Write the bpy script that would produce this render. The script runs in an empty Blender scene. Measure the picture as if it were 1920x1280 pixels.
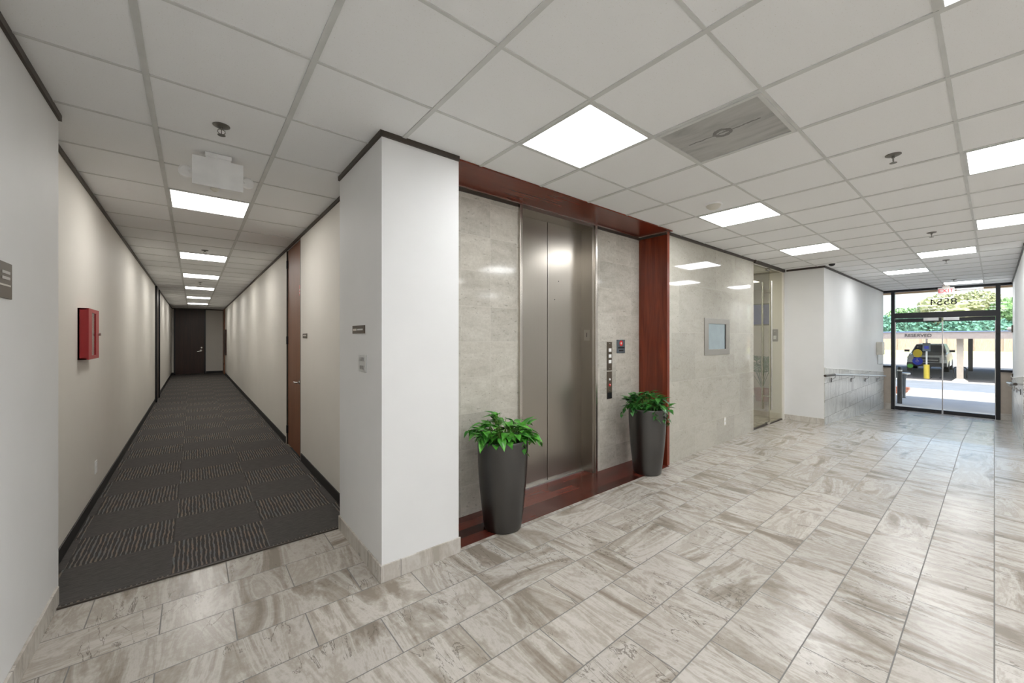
import bpy, bmesh, math, random
from mathutils import Vector, Matrix, noise
random.seed(7)
S = bpy.context.scene
C = S.collection
PI = math.pi

# ------------------------------------------------------------ camera
EYE = 1.5
cam_d = bpy.data.cameras.new('camera'); cam = bpy.data.objects.new('camera', cam_d); C.objects.link(cam)
cam.location = (0, 0, EYE); cam.rotation_euler = (PI/2, 0, -math.radians(39.1))
cam_d.sensor_width = 36; cam_d.lens = 735*36/1920; cam_d.shift_y = -5/1920
cam_d.clip_start = .05; cam_d.clip_end = 600
S.camera = cam
# ------------------------------------------------------------ world, sun, exposure
W = bpy.data.worlds.new('world'); S.world = W; W.use_nodes = True
wn = W.node_tree; bg = wn.nodes['Background']
sk = wn.nodes.new('ShaderNodeTexSky'); sk.sky_type = 'NISHITA'; sk.sun_disc = False
sk.sun_elevation = math.radians(48); sk.sun_rotation = math.radians(250); sk.air_density = 1; sk.dust_density = 3; sk.ozone_density = 1
wn.links.new(sk.outputs[0], bg.inputs[0]); bg.inputs[1].default_value = .24
sd = bpy.data.lights.new('sun', 'SUN'); sd.energy = 3.0; sd.angle = math.radians(1); sd.color = (1, .95, .87)
sun = bpy.data.objects.new('sun', sd); C.objects.link(sun)
sun.rotation_euler = Vector((-.22, -.55, .80)).to_track_quat('Z', 'Y').to_euler()
S.view_settings.view_transform = 'Standard'; S.view_settings.look = 'None'
S.view_settings.gamma = 1; S.view_settings.use_curve_mapping = False
S.view_settings.exposure = 1.08
PANEL = 8.2          # strength of the ceiling light panels

# ------------------------------------------------------------ materials
def lin(r, g, b):
    f = lambda v: (v/255)/12.92 if v/255 <= .04045 else ((v/255+.055)/1.055)**2.4
    return (f(r), f(g), f(b), 1)
class NT:
    def __init__(s, name):
        s.m = bpy.data.materials.new(name); s.m.use_nodes = True; s.t = s.m.node_tree
        s.b = s.t.nodes['Principled BSDF']
    def n(s, t, **k):
        o = s.t.nodes.new(t)
        for a, v in k.items():
            if a in ('i',):
                for q, w in v.items(): s.put(o, q, w)
            else: setattr(o, a, v)
        return o
    def put(s, o, q, w):
        if isinstance(w, bpy.types.NodeSocket): s.t.links.new(w, o.inputs[q])
        else: o.inputs[q].default_value = w
    def geo(s): return s.n('ShaderNodeNewGeometry').outputs['Position']
    def map(s, v, scale=(1,1,1), loc=(0,0,0), rot=(0,0,0)):
        return s.n('ShaderNodeMapping', i={0: v, 1: loc, 2: rot, 3: scale}).outputs[0]
    def noise(s, v, scale, detail=4, rough=.5, dist=0):
        return s.n('ShaderNodeTexNoise', i={'Vector': v, 'Scale': scale, 'Detail': detail, 'Roughness': rough, 'Distortion': dist}).outputs['Fac']
    def ramp(s, f, stops):
        r = s.n('ShaderNodeValToRGB'); s.put(r, 0, f); e = r.color_ramp.elements
        while len(e) < len(stops): e.new(.5)
        for k, (p, c) in enumerate(stops): e[k].position = p; e[k].color = c
        return r.outputs[0]
    def math(s, op, a, b=0.0, c=0.0):
        return s.n('ShaderNodeMath', operation=op, i={0: a, 1: b, 2: c}).outputs[0]
    def mix(s, f, a, b, bt='MIX'):
        return s.n('ShaderNodeMix', data_type='RGBA', blend_type=bt, i={0: f, 6: a, 7: b}).outputs[2]
    def vmath(s, op, a, b):
        return s.n('ShaderNodeVectorMath', operation=op, i={0: a, 1: b}).outputs[0]
    def out(s, col, rough=.5, metal=0, bump=None, bs=.1, bd=.002, spec=None):
        s.put(s.b, 'Base Color', col); s.put(s.b, 'Roughness', rough); s.put(s.b, 'Metallic', metal)
        if spec is not None: s.put(s.b, 'Specular IOR Level', spec)
        if bump is not None:
            bn = s.n('ShaderNodeBump', i={'Strength': bs, 'Distance': bd, 'Height': bump}); s.t.links.new(bn.outputs[0], s.b.inputs['Normal'])
        return s.m
def plain(name, rgb, rough=.5, metal=0, var=.06, scale=8, spec=None, bs=0):
    t = NT(name); c = lin(*rgb); f = t.noise(t.geo(), scale, 3)
    d = tuple(x*(1-var) for x in c[:3])+(1,); e = tuple(min(1, x*(1+var)) for x in c[:3])+(1,)
    col = t.ramp(f, [(.3, d), (.7, e)])
    return t.out(col, rough, metal, f if bs else None, bs, .002, spec)
def emit(name, rgb, st):
    t = NT(name); t.put(t.b, 'Base Color', (.8, .8, .8, 1)); t.put(t.b, 'Emission Color', lin(*rgb)); t.put(t.b, 'Emission Strength', st)
    return t.m

M = {}
M['wall'] = plain('white_wall_paint', (231, 231, 230), .6, var=.015, scale=3, bs=.06)
M['vinyl'] = plain('cream_wall_covering', (228, 224, 216), .6, var=.015, scale=2, bs=.06)
M['dark'] = plain('dark_bronze_trim', (62, 54, 46), .45)
M['black'] = plain('black_frame', (22, 22, 26), .35)
M['rubber'] = plain('black_rubber_base', (30, 28, 28), .5)
M['grey_grid'] = plain('grid_white_metal', (208, 209, 206), .45)
M['white'] = plain('white_plastic', (244, 244, 243), .4)
M['offwhite'] = plain('off_white_plastic', (216, 212, 200), .4)
M['red'] = plain('red_enamel', (166, 30, 36), .4)
M['steel'] = plain('polished_steel', (205, 202, 196), .22, 1)
M['alu'] = plain('satin_aluminium', (200, 200, 200), .35, 1)
M['bronze_plate'] = plain('bronze_plate', (88, 78, 66), .4, .3)
M['grey_plate'] = plain('grey_plate', (84, 92, 98), .4)
M['sprinkler'] = plain('aged_brass_dark', (128, 126, 120), .4, .7)
M['tan'] = plain('tan_stucco', (196, 168, 136), .8)
M['screen'] = plain('screen_glass', (158, 172, 176), .15)
M['soil'] = plain('potting_soil', (48, 36, 26), .9)
M['stem'] = plain('green_stem', (92, 128, 52), .5)
M['light'] = emit('panel_light', (250, 252, 254), PANEL)
M['light_warm'] = emit('corridor_panel_light', (253, 250, 245), PANEL*.85)
M['dimlight'] = emit('added_suite_light', (255, 246, 232), 5)
M['sign_grey'] = plain('sign_housing_grey', (186, 182, 178), .5)
M['blue'] = plain('blue_paint', (40, 60, 170), .5)
M['yellow'] = plain('yellow_paint', (200, 180, 60), .5)
M['green'] = plain('green_paint', (90, 170, 70), .5)
M['red_letter'] = plain('red_letter', (216, 40, 40), .4)
M['text_light'] = plain('pale_lettering', (210, 205, 195), .5)

def glass(name, tint, refl=.10, rough=.02):
    t = NT(name); t.t.nodes.remove(t.b)
    tr = t.n('ShaderNodeBsdfTransparent', i={0: tint}); gl = t.n('ShaderNodeBsdfGlossy', i={0: (1, 1, 1, 1), 'Roughness': rough})
    bf = t.n('ShaderNodeNewGeometry').outputs['Backfacing']; fr = t.n('ShaderNodeFresnel', i={0: t.math('MULTIPLY_ADD', bf, -.7603, 1.45)}); f = t.math('MULTIPLY', fr.outputs[0], refl*10)
    mx = t.n('ShaderNodeMixShader', i={0: f, 1: tr.outputs[0], 2: gl.outputs[0]})
    t.t.links.new(mx.outputs[0], t.t.nodes['Material Output'].inputs[0]); return t.m
M['glass'] = glass('clear_glass', (.96, .985, .98, 1), .1)
M['glass_green'] = glass('green_tinted_glass', (.86, .86, .80, 1), .10)
M['windshield'] = plain('dark_car_glass', (38, 62, 74), .1)

# ceiling tiles: finely fissured mineral board
t = NT('ceiling_tile'); p = t.geo(); f = t.noise(p, 160, 2); g = t.noise(p, 1.6, 2)
col = t.mix(t.math('MULTIPLY', g, .25), lin(242, 243, 243), lin(237, 237, 236))
col = t.mix(t.math('GREATER_THAN', f, .68), col, lin(226, 225, 220)); M['ceiling'] = t.out(col, .85, 0, f, .15, .002)

def stone_tile(name, bw, bh, off, loc, c_lo, c_mid, c_hi, grout, rough, axes='xy', streak=True, sp=None, mort=.0028):
    """rectangular tiles; each has its own shift in the stone pattern"""
    t = NT(name); p = t.geo()
    if axes == 'xz': p = t.map(p, rot=(-PI/2, 0, 0)); 
    if axes == 'yz': 
        q = t.n('ShaderNodeSeparateXYZ', i={0: p}); cx = t.n('ShaderNodeCombineXYZ', i={0: q.outputs[1], 1: q.outputs[2], 2: q.outputs[0]}); p = cx.outputs[0]
    if axes == 'xz':
        q = t.n('ShaderNodeSeparateXYZ', i={0: t.geo()}); cx = t.n('ShaderNodeCombineXYZ', i={0: q.outputs[0], 1: q.outputs[2], 2: q.outputs[1]}); p = cx.outputs[0]
    pl = t.vmath('ADD', p, loc)
    br = t.n('ShaderNodeTexBrick', offset=off, offset_frequency=2, squash=1, i={'Vector': pl, 'Color1': (0, 0, 0, 1), 'Color2': (1, 1, 1, 1), 'Mortar': (.5, .5, .5, 1), 'Scale': 1, 'Mortar Size': mort, 'Mortar Smooth': 0, 'Bias': 0, 'Brick Width': bw, 'Row Height': bh})
    rnd = br.outputs['Color']; fac = br.outputs['Fac']
    shift = t.vmath('SCALE', rnd, (0, 0, 0)); shift.node.inputs['Scale'].default_value = 37
    v = t.vmath('ADD', p, shift)
    if streak:
        w = t.map(v, (4.6, 1.1, 1), rot=(0, 0, .18)); w2 = t.map(v, (1.0, 4.4, 1), rot=(0, 0, .12))
        d1 = t.noise(w, 1.0, 7, .62, 1.1); d2 = t.noise(w2, 1.0, 7, .62, 1.1)
        sep = t.n('ShaderNodeSeparateColor', i={0: rnd})
        pick = t.math('GREATER_THAN', t.math('FRACT', t.math('MULTIPLY', sep.outputs[0], 7.3)), .72)
        d = t.math('ADD', t.math('MULTIPLY', d1, t.math('SUBTRACT', 1, pick)), t.math('MULTIPLY', d2, pick))
        fine = t.noise(v, 26, 6, .7)
        d = t.math('ADD', t.math('MULTIPLY', d, .86), t.math('MULTIPLY', fine, .14))
        col = t.ramp(d, [(.38, c_lo), (.46, c_mid), (.51, c_hi), (.57, c_mid), (.64, c_hi)])
        vein = t.noise(t.map(v, (5.5, 1.3, 1), rot=(0, 0, .22)), 1.0, 8, .6, 1.6)
        vm = t.math('LESS_THAN', t.math('ABSOLUTE', t.math('SUBTRACT', vein, .5)), .006)
        msk = t.math('GREATER_THAN', t.noise(v, 2.2, 2), .53)
        col = t.mix(t.math('MULTIPLY', t.math('MULTIPLY', vm, msk), .65), col, tuple(x*.45 for x in c_lo[:3])+(1,))
    else:
        w = t.map(v, (1.6, 4.2, 1), rot=(0, 0, .75)); d1 = t.math('ADD', t.math('MULTIPLY', t.noise(w, 1.7, 8, .62, .9), .55), t.math('MULTIPLY', t.noise(v, 34, 6, .75, .5), .45))
        col = t.ramp(d1, [(.3, c_lo), (.5, c_mid), (.68, c_hi)])
        sp_ = t.noise(t.map(v, (22, 60, 1), rot=(0, 0, .8)), 1, 4, .6)
        col = t.mix(t.math('MULTIPLY', t.math('GREATER_THAN', sp_, .655), .5), col, tuple(x*.5 for x in c_lo[:3])+(1,))
    sepc = t.n('ShaderNodeSeparateColor', i={0: rnd})
    val = t.math('MULTIPLY_ADD', sepc.outputs[0], .14, .91)
    hs = t.n('ShaderNodeHueSaturation', i={'Value': val, 'Color': col}); col = hs.outputs[0]
    col = t.mix(fac, col, grout)
    ro = t.math('MULTIPLY_ADD', fac, .3, rough) if rough < .5 else rough
    return t.out(col, ro, 0, t.math('SUBTRACT', 1, fac), .25, .002, sp)
M['floor'] = stone_tile('floor_porcelain_tile', .61, .297, .5, (.135, 0, 0), lin(142, 132, 120), lin(171, 163, 152), lin(195, 189, 181), lin(112, 109, 105), .24)
M['base_tile'] = stone_tile('base_porcelain_tile', .61, 5, 0, (.2, 1.9, 0), lin(178, 170, 158), lin(198, 191, 181), lin(212, 207, 199), lin(150, 146, 140), .4, 'xz')
M['base_tile_y'] = stone_tile('base_porcelain_tile_side', .61, 5, 0, (.45, 1.9, 0), lin(178, 170, 158), lin(198, 191, 181), lin(212, 207, 199), lin(150, 146, 140), .4, 'yz')
M['ramp_tile'] = stone_tile('wainscot_tile', .61, .30, .35, (0, .18, 0), lin(176, 176, 172), lin(198, 198, 194), lin(216, 217, 214), lin(140, 140, 138), .3, 'xz')
M['granite'] = stone_tile('niche_granite', .305, .305, 0, (.09, .05, 0), lin(168, 162, 150), lin(190, 185, 174), lin(208, 204, 194), lin(196, 192, 182), .09, 'xz', False, mort=.0012)
M['granite2'] = stone_tile('lobby_granite', .61, .61, .3, (.2, .25, 0), lin(170, 165, 152), lin(185, 181, 169), lin(194, 190, 179), lin(192, 188, 177), .05, 'xz', False, mort=.001)

def wood(name, dark, lite, axis, rough=.25, planks=None):
    t = NT(name); p = t.geo(); sc = {'x': (1.2, 14, 14), 'y': (14, 1.2, 14), 'z': (14, 14, 1.0)}[axis]
    v = p
    if planks:
        br = t.n('ShaderNodeTexBrick', offset=.37, i={'Vector': p, 'Color1': (0, 0, 0, 1), 'Color2': (1, 1, 1, 1), 'Mortar': (.3, .3, .3, 1), 'Scale': 1, 'Mortar Size': .0006, 'Brick Width': planks[0], 'Row Height': planks[1]})
        sh = t.vmath('SCALE', br.outputs['Color'], (0, 0, 0)); sh.node.inputs['Scale'].default_value = 21; v = t.vmath('ADD', p, sh)
    a = t.noise(t.map(v, sc), 1.2, 6, .6, .8); col = t.ramp(a, [(.3, dark), (.72, lite)])
    if planks:
        s = t.n('ShaderNodeSeparateColor', i={0: br.outputs['Color']})
        col = t.n('ShaderNodeHueSaturation', i={'Value': t.math('MULTIPLY_ADD', s.outputs[0], 1.5, .35), 'Color': col}).outputs[0]
    return t.out(col, rough)
M['cherry'] = wood('cherry_panel', lin(92, 34, 18), lin(140, 60, 34), 'z')
M['cherry_x'] = wood('cherry_soffit', lin(106, 41, 24), lin(118, 48, 29), 'x')
M['cherry_floor'] = wood('cherry_plank_floor', lin(78, 32, 24), lin(90, 37, 27), 'x', .22, (.75, .105))
M['door_brown'] = wood('brown_door_laminate', lin(118, 72, 46), lin(138, 90, 60), 'z', .45)
M['door_dark'] = wood('dark_walnut_door', lin(50, 32, 26), lin(68, 44, 36), 'z', .4)
M['fence_wood'] = wood('weathered_fence', lin(150, 132, 120), lin(190, 172, 160), 'z', .8)

# brushed stainless: vertical grain
def brushed(name, base, rough, rot=(0, 0, 0), sc=(90, 90, .8)):
    t = NT(name); f = t.noise(t.map(t.geo(), sc), 1, 3, .6)
    col = t.ramp(f, [(.3, tuple(x*.98 for x in base[:3])+(1,)), (.7, base)])
    r = t.math('MULTIPLY_ADD', f, .02, rough-.01)
    return t.out(col, r, 1)
M['brushed'] = brushed('brushed_stainless', lin(166, 160, 151), .28)
M['brushed_trim'] = brushed('brushed_stainless_trim', lin(196, 190, 182), .24)
M['frame_steel'] = brushed('satin_steel_frame', lin(186, 182, 175), .42)
M['planter'] = plain('charcoal_metallic_planter', (96, 95, 94), .34, 1.0, var=.02, scale=90)

# carpet: checker of smooth and ribbed tiles
t = NT('carpet_tile'); p = t.geo(); q = t.vmath('ADD', p, (.65, -3.3, 0))
ck = t.n('ShaderNodeTexChecker', i={'Vector': t.map(q, (1/.54, 1/.5, 1), (.0, .0, .5)), 'Scale': 1, 'Color1': (0, 0, 0, 1), 'Color2': (1, 1, 1, 1)}).outputs['Fac']
n1 = t.noise(t.map(p, (14, 90, 1)), 1, 5, .7); c1 = t.ramp(n1, [(.32, lin(76, 74, 73)), (.68, lin(98, 95, 92))])
sx_ = t.n('ShaderNodeSeparateXYZ', i={0: p}); wob = t.noise(t.map(p, (18, 7, 1)), 1, 3, .6)
rib = t.math('SINE', t.math('MULTIPLY_ADD', wob, 6, t.math('MULTIPLY', sx_.outputs[0], 2*PI/.024)))
brk = t.noise(t.map(p, (42, 8, 1)), 1, 3, .6); hue = t.noise(t.map(p, (30, 5, 1)), 1.3, 2)
warm = t.ramp(hue, [(.42, lin(146, 130, 116)), (.58, lin(122, 124, 124))])
c2 = t.mix(t.math('MULTIPLY', t.math('GREATER_THAN', t.math('MULTIPLY_ADD', brk, 1.6, t.math('MULTIPLY', rib, .5)), .98), .75), lin(74, 71, 70), warm)
fz = t.noise(p, 300, 2)
M['carpet'] = t.out(t.mix(ck, c1, c2), .95, 0, fz, .4, .004, .1)

t = NT('return_air_tile'); p = t.geo(); v = t.vmath('SUBTRACT', p, (2.54, 1.06, 0))
n = t.noise(t.map(v, (9, 2.2, 1)), 1, 5, .6, .8)
col = t.ramp(n, [(.25, lin(150, 150, 148)), (.5, lin(180, 180, 177)), (.7, lin(190, 190, 187))])
ln = t.n('ShaderNodeVectorMath', operation='LENGTH', i={0: t.map(v, (1, 1, 0))}).outputs['Value']
wv = t.math('MULTIPLY_ADD', t.noise(p, 30, 3), .03, -.015)
ring = t.math('LESS_THAN', t.math('ABSOLUTE', t.math('SUBTRACT', t.math('ADD', ln, wv), .042)), .012)
sx = t.n('ShaderNodeSeparateXYZ', i={0: v})
line = t.math('MULTIPLY', t.math('LESS_THAN', t.math('ABSOLUTE', t.math('ADD', sx.outputs[0], wv)), .006), t.math('LESS_THAN', t.math('ABSOLUTE', sx.outputs[1]), .21))
col = t.mix(t.math('MULTIPLY', t.math('MAXIMUM', ring, line), .6), col, lin(70, 66, 62)); M['stain'] = t.out(col, .7)

# leaves
def leafmat(name, a, b):
    t = NT(name); f = t.noise(t.geo(), 14, 2); col = t.ramp(f, [(.35, lin(*a)), (.65, lin(*b))])
    t.put(t.b, 'Subsurface Weight', .0); return t.out(col, .32)
M['leaf'] = leafmat('pothos_leaf', (44, 112, 34), (96, 172, 62))
M['leaf_d'] = leafmat('pothos_leaf_dark', (30, 84, 32), (62, 128, 50))
M['tree_a'] = plain('tree_foliage_olive', (168, 172, 132), .9, var=.3, scale=1.2)
M['tree_b'] = plain('tree_foliage_green', (120, 156, 100), .9, var=.35, scale=1.2)
M['tree_c'] = plain('tree_foliage_teal', (100, 148, 128), .9, var=.35, scale=1.2)
M['bark'] = plain('bark', (110, 92, 78), .9)
M['concrete'] = plain('pale_concrete', (206, 200, 192), .85, var=.08, scale=1)
M['asphalt'] = plain('grey_asphalt', (128, 134, 142), .9, var=.08, scale=1.5)
M['asphalt_shade'] = plain('shaded_asphalt', (104, 104, 108), .9, var=.1, scale=2)  # asphalt with the shade under the carport put into its colour
M['grass'] = plain('dry_lawn', (196, 194, 140), .95, var=.15, scale=.35)
M['brick'] = plain('terracotta_brick', (176, 118, 98), .8, var=.2, scale=12)
M['car_white'] = plain('white_car_paint', (226, 232, 236), .2)
M['car_grey'] = plain('car_grille', (52, 56, 60), .35)
M['tyre'] = plain('tyre', (28, 28, 30), .8)
M['lamp_glass'] = plain('headlamp', (216, 222, 226), .1)
M['carport'] = plain('carport_metal', (140, 130, 126), .6)
M['carport_blue'] = plain('carport_roof_edge', (120, 140, 176), .6)
M['post'] = plain('beige_post', (190, 178, 164), .7)

# ------------------------------------------------------------ mesh helpers
class MB:
    def __init__(s): s.b = bmesh.new()
    def box(s, x0, x1, y0, y1, z0, z1):
        m = Matrix.Translation(((x0+x1)/2, (y0+y1)/2, (z0+z1)/2)) @ Matrix.Diagonal((abs(x1-x0), abs(y1-y0), abs(z1-z0), 1))
        r = bmesh.ops.create_cube(s.b, size=1, matrix=m); return s
    def poly(s, pts):
        s.b.faces.new([s.b.verts.new(p) for p in pts]); return s
    def hexa(s, lo, hi):       # two 4-point rings, bottom and top
        a = [s.b.verts.new(p) for p in lo]; c = [s.b.verts.new(p) for p in hi]; n = len(lo)
        s.b.faces.new(a[::-1]); s.b.faces.new(c)
        for k in range(n): s.b.faces.new((a[k], a[(k+1) % n], c[(k+1) % n], c[k]))
        return s
    def tube(s, path, r, seg=10, cap=True):
        path = [Vector(p) for p in path]; rings = []
        up = None
        for k, p in enumerate(path):
            d = (path[min(k+1, len(path)-1)]-path[max(k-1, 0)]).normalized()
            if up is None: up = Vector((0, 0, 1)) if abs(d.z) < .9 else Vector((1, 0, 0))
            a = d.cross(up).normalized(); b = a.cross(d).normalized(); up = b
            rr = r[k] if isinstance(r, (list, tuple)) else r
            rings.append([s.b.verts.new(p+(a*math.cos(2*PI*j/seg)+b*math.sin(2*PI*j/seg))*rr) for j in range(seg)])
        for A, B in zip(rings, rings[1:]):
            for j in range(seg): s.b.faces.new((A[j], A[(j+1) % seg], B[(j+1) % seg], B[j]))
        if cap: s.b.faces.new(rings[0][::-1]); s.b.faces.new(rings[-1])
        return s
    def lathe(s, prof, c=(0, 0, 0), seg=48, axis='z', cap=(True, True)):
        rings = []
        for r, h in prof:
            ring = []
            for j in range(seg):
                a = 2*PI*j/seg; u, v = r*math.cos(a), r*math.sin(a)
                q = {'z': (u, v, h), 'x': (h, u, v), 'y': (u, h, v)}[axis]
                ring.append(s.b.verts.new(Vector(q)+Vector(c)))
            rings.append(ring)
        for A, B in zip(rings, rings[1:]):
            for j in range(seg): s.b.faces.new((A[j], A[(j+1) % seg], B[(j+1) % seg], B[j]))
        if cap[0]: s.b.faces.new(rings[0][::-1])
        if cap[1]: s.b.faces.new(rings[-1])
        return s
    def blob(s, c, r, amp=.25, fr=1.0, sub=3, sq=1.0):
        g = bmesh.ops.create_icosphere(s.b, subdivisions=sub, radius=1)
        for v in g['verts']:
            d = v.co.normalized(); k = 1+amp*noise.noise((d*2.3+Vector(c))*fr)+amp*.6*noise.noise((d*6+Vector(c))*fr)
            v.co = Vector((d.x*r*k, d.y*r*k, d.z*r*k*sq))+Vector(c)
        return s
    def build(s, name, mat, parent=None, bevel=0, smooth=False, kind=None):
        bmesh.ops.recalc_face_normals(s.b, faces=s.b.faces)
        me = bpy.data.meshes.new(name); s.b.to_mesh(me); s.b.free()
        me.materials.append(M[mat] if isinstance(mat, str) else mat)
        if smooth:
            for f in me.polygons: f.use_smooth = True
            try: me.set_sharp_from_angle(angle=math.radians(38))
            except Exception: pass
        o = bpy.data.objects.new(name, me); C.objects.link(o)
        if parent is not None: o.parent = parent; o.matrix_parent_inverse = Matrix.Translation(-parent.location) if parent.type == 'EMPTY' and not parent.rotation_euler.z else Matrix()
        if bevel:
            b = o.modifiers.new('bevel', 'BEVEL'); b.width = bevel; b.segments = 2; b.limit_method = 'ANGLE'
        if kind: o['kind'] = kind
        return o
def struct(name, mb, mat, parent=None, **k):
    o = mb.build(name, mat, parent, **k)
    if parent is None: o['kind'] = 'structure'
    return o
def tag(o, label, cat, group=None, kind=None):
    o['label'] = label; o['category'] = cat
    if group: o['group'] = group
    if kind: o['kind'] = kind
    return o
def thing(name, label, cat, loc, group=None):
    o = bpy.data.objects.new(name, None); C.objects.link(o); o.location = loc; o.empty_display_size = .1
    return tag(o, label, cat, group)
def box(x0, x1, y0, y1, z0, z1): return MB().box(x0, x1, y0, y1, z0, z1)
def text(name, s, size, mat, loc, rot, parent, depth=.002, mirror=False, align='CENTER'):
    cu = bpy.data.curves.new(name, 'FONT'); cu.body = s; cu.size = size; cu.extrude = depth; cu.align_x = align; cu.align_y = 'CENTER'
    tmp = bpy.data.objects.new('tmp', cu); C.objects.link(tmp); bpy.context.view_layer.update()
    dg = bpy.context.evaluated_depsgraph_get(); me = bpy.data.meshes.new_from_object(tmp.evaluated_get(dg))
    bpy.data.objects.remove(tmp)
    from mathutils import Euler
    mx = Matrix.Translation(loc) @ Euler(rot).to_matrix().to_4x4() @ (Matrix.Diagonal((-1, 1, 1, 1)) if mirror else Matrix())
    me.transform(mx); me.materials.clear(); me.materials.append(M[mat]); me.name = name
    o = bpy.data.objects.new(name, me); C.objects.link(o)
    if parent is not None: o.parent = parent; o.matrix_parent_inverse = Matrix.Translation(-parent.location)
    return o
def copy_tree(o, parent=None, src=None):
    src = src if src is not None else {}
    c = o.copy(); C.objects.link(c)
    if parent is not None: c.parent = parent
    for ch in [x for x in C.objects if x.parent == o]: copy_tree(ch, c)
    return c
RFX = (PI/2, 0, -PI/2)     # text facing -X, read by a viewer looking to +X
RFY = (PI/2, 0, 0)         # text facing -Y
RPX = (PI/2, 0, PI/2)      # text facing +X

H = 2.781                   # ceiling height
def zr(x): return -.37*min(1, max(0, (x-8.66)/5.74))     # ramp height
GX = lambda i: (i-.293)*.61
GY = lambda j: (j+1.235)*.61

# ------------------------------------------------------------ structure
struct('floor', MB().poly([(-.9, -5, 0), (8.66, -5, 0), (8.66, 5, 0), (-.9, 5, 0)]), 'floor')
struct('floor', MB().poly([(8.66, -.4, 0), (14.46, -.4, -.37), (14.46, 1.98, -.37), (8.66, 1.98, 0)]), 'floor')
struct('floor', MB().poly([(8.66, 1.98, 0), (11.6, 1.98, 0), (11.6, 5, 0), (8.66, 5, 0)]), 'floor')
struct('floor', box(-.7, 1.03, 3.28, 21.5, -.002, .006), 'carpet')
struct('trim_1', box(-.6, .9, 3.268, 3.28, -.001, .009), 'dark')
struct('floor', box(1.45, 4.35, 2.415, 2.99, -.002, .005), 'cherry_floor')
struct('ceiling', box(-1.1, 14.6, -5.2, 22, H, H+.08), 'ceiling')
# tee grid
g = MB()
for i in range(-2, 25):
    x = GX(i); y0, y1 = (-4.8, 2.5)
    if i in (0, 1): y1 = 21.5
    if x > 8.57: y0, y1 = -.26, 1.88
    if x < -.6: continue
    if .9 < x < 1.45: y1 = 2.38
    if x < .9 and i < 0: y1 = 21.5
    g.box(x-.013, x+.013, y0, y1, H-.006, H+.002)
struct('ceiling', g, 'grey_grid')
g = MB()
for j in range(-9, 34):
    y = GY(j)
    if y < -4.8 or y > 21.4: continue
    x0, x1 = -.6, 8.57
    if y > 2.4: x0, x1 = -.7, 1.03
    elif -.26 < y < 1.88: x1 = 14.36
    g.box(x0, x1, y-.008, y+.008, H-.0045, H+.002)
struct('ceiling', g, 'grey_grid')
# walls
struct('wall_left', box(-.95, -.6, -5, 3.38, -.05, H), 'wall')
struct('wall_left', box(-.95, -.7, 3.38, 21.6, -.05, H), 'vinyl')
struct('wall_center', box(.9, 1.45, 2.38, 3.27, -.05, H), 'wall')
struct('wall_right', MB().box(1.03, 1.2, 3.27, 5.42, -.05, H).box(1.03, 1.2, 6.36, 21.6, -.05, H).box(1.11, 1.2, 5.42, 6.36, -.05, H), 'vinyl')
struct('wall_end', box(-.95, 1.2, 21.5, 21.7, -.05, H), 'vinyl')
struct('wall_niche', box(1.45, 2.38, 2.82, 3.1, -.05, H), 'granite')
struct('wall_niche', box(3.485, 4.40, 2.82, 3.1, -.05, H), 'granite')
struct('wall_shaft', box(1.45, 4.6, 3.1, 3.2, -.05, H), 'wall')
struct('wall_lobby', box(4.40, 7.07, 2.47, 2.60, -.05, H), 'granite2')
struct('wall_recess', MB().box(8.57, 8.68, 1.88, 2.47, -.05, H), 'wall')
struct('wall_recess', MB().box(8.50, 8.66, 2.47, 2.70, -.05, H), 'vinyl')
struct('wall_ramp', box(8.68, 14.36, 1.88, 2.0, -.6, H), 'wall')
struct('wall_south', box(-.95, 8.7, -5.0, -4.8, -.05, H), 'wall')
struct('wall_south', box(8.6, 8.75, -4.8, -.26, -.05, H), 'wall')
struct('wall_east', box(8.75, 14.36, -.42, -.26, -.6, H), 'wall')
struct('wall_suite', MB().box(6.8, 6.95, 2.6, 5, 0, H).box(6.8, 11.7, 5, 5.1, 0, H).box(11.55, 11.7, 2, 5, 0, H), 'vinyl')
# dark reveal strips along the ceiling
k = [0]
def reveal(x0, x1, y0, y1, h=.034):
    k[0] += 1; struct('trim_%d' % (k[0]+1), box(x0, x1, y0, y1, H-h, H-.0005), 'dark')
T = .014
reveal(-.6, -.6+T, -4.8, 3.38); reveal(-.7, -.7+T, 3.38, 21.5); reveal(-.7+T, 1.03-T, 21.5-T, 21.5)
reveal(1.03-T, 1.03, 3.27, 21.5); reveal(.9-T, .9, 2.38-T, 3.27); reveal(.9, 1.45, 2.38-T, 2.38)
reveal(1.45, 2.36, 2.82-T, 2.82, .045); reveal(3.50, 4.35, 2.82-T, 2.82, .045); reveal(4.35-T, 4.35, 2.44, 2.82-T, .045)
reveal(4.40, 7.07, 2.47-T, 2.47); reveal(7.07, 8.50, 2.44, 2.47, .05); reveal(8.57-T, 8.57, 1.88-T, 2.44); reveal(8.57, 14.36, 1.88-T, 1.88)
reveal(8.6, 14.36, -.26, -.26+T)
# cherry niche soffit and side panel
struct('trim_20', MB().box(1.45, 4.40, 2.40, 2.80, H-.012, H-.0008), 'cherry_x')
struct('trim_21', MB().box(1.45, 4.34, 2.798, 2.806, H-.02, H-.001).box(4.334, 4.342, 2.42, 2.798, H-.02, H-.001), 'steel')
struct('wall_panel', box(4.35, 4.40, 2.44, 2.82, 0, H), 'cherry')
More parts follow.
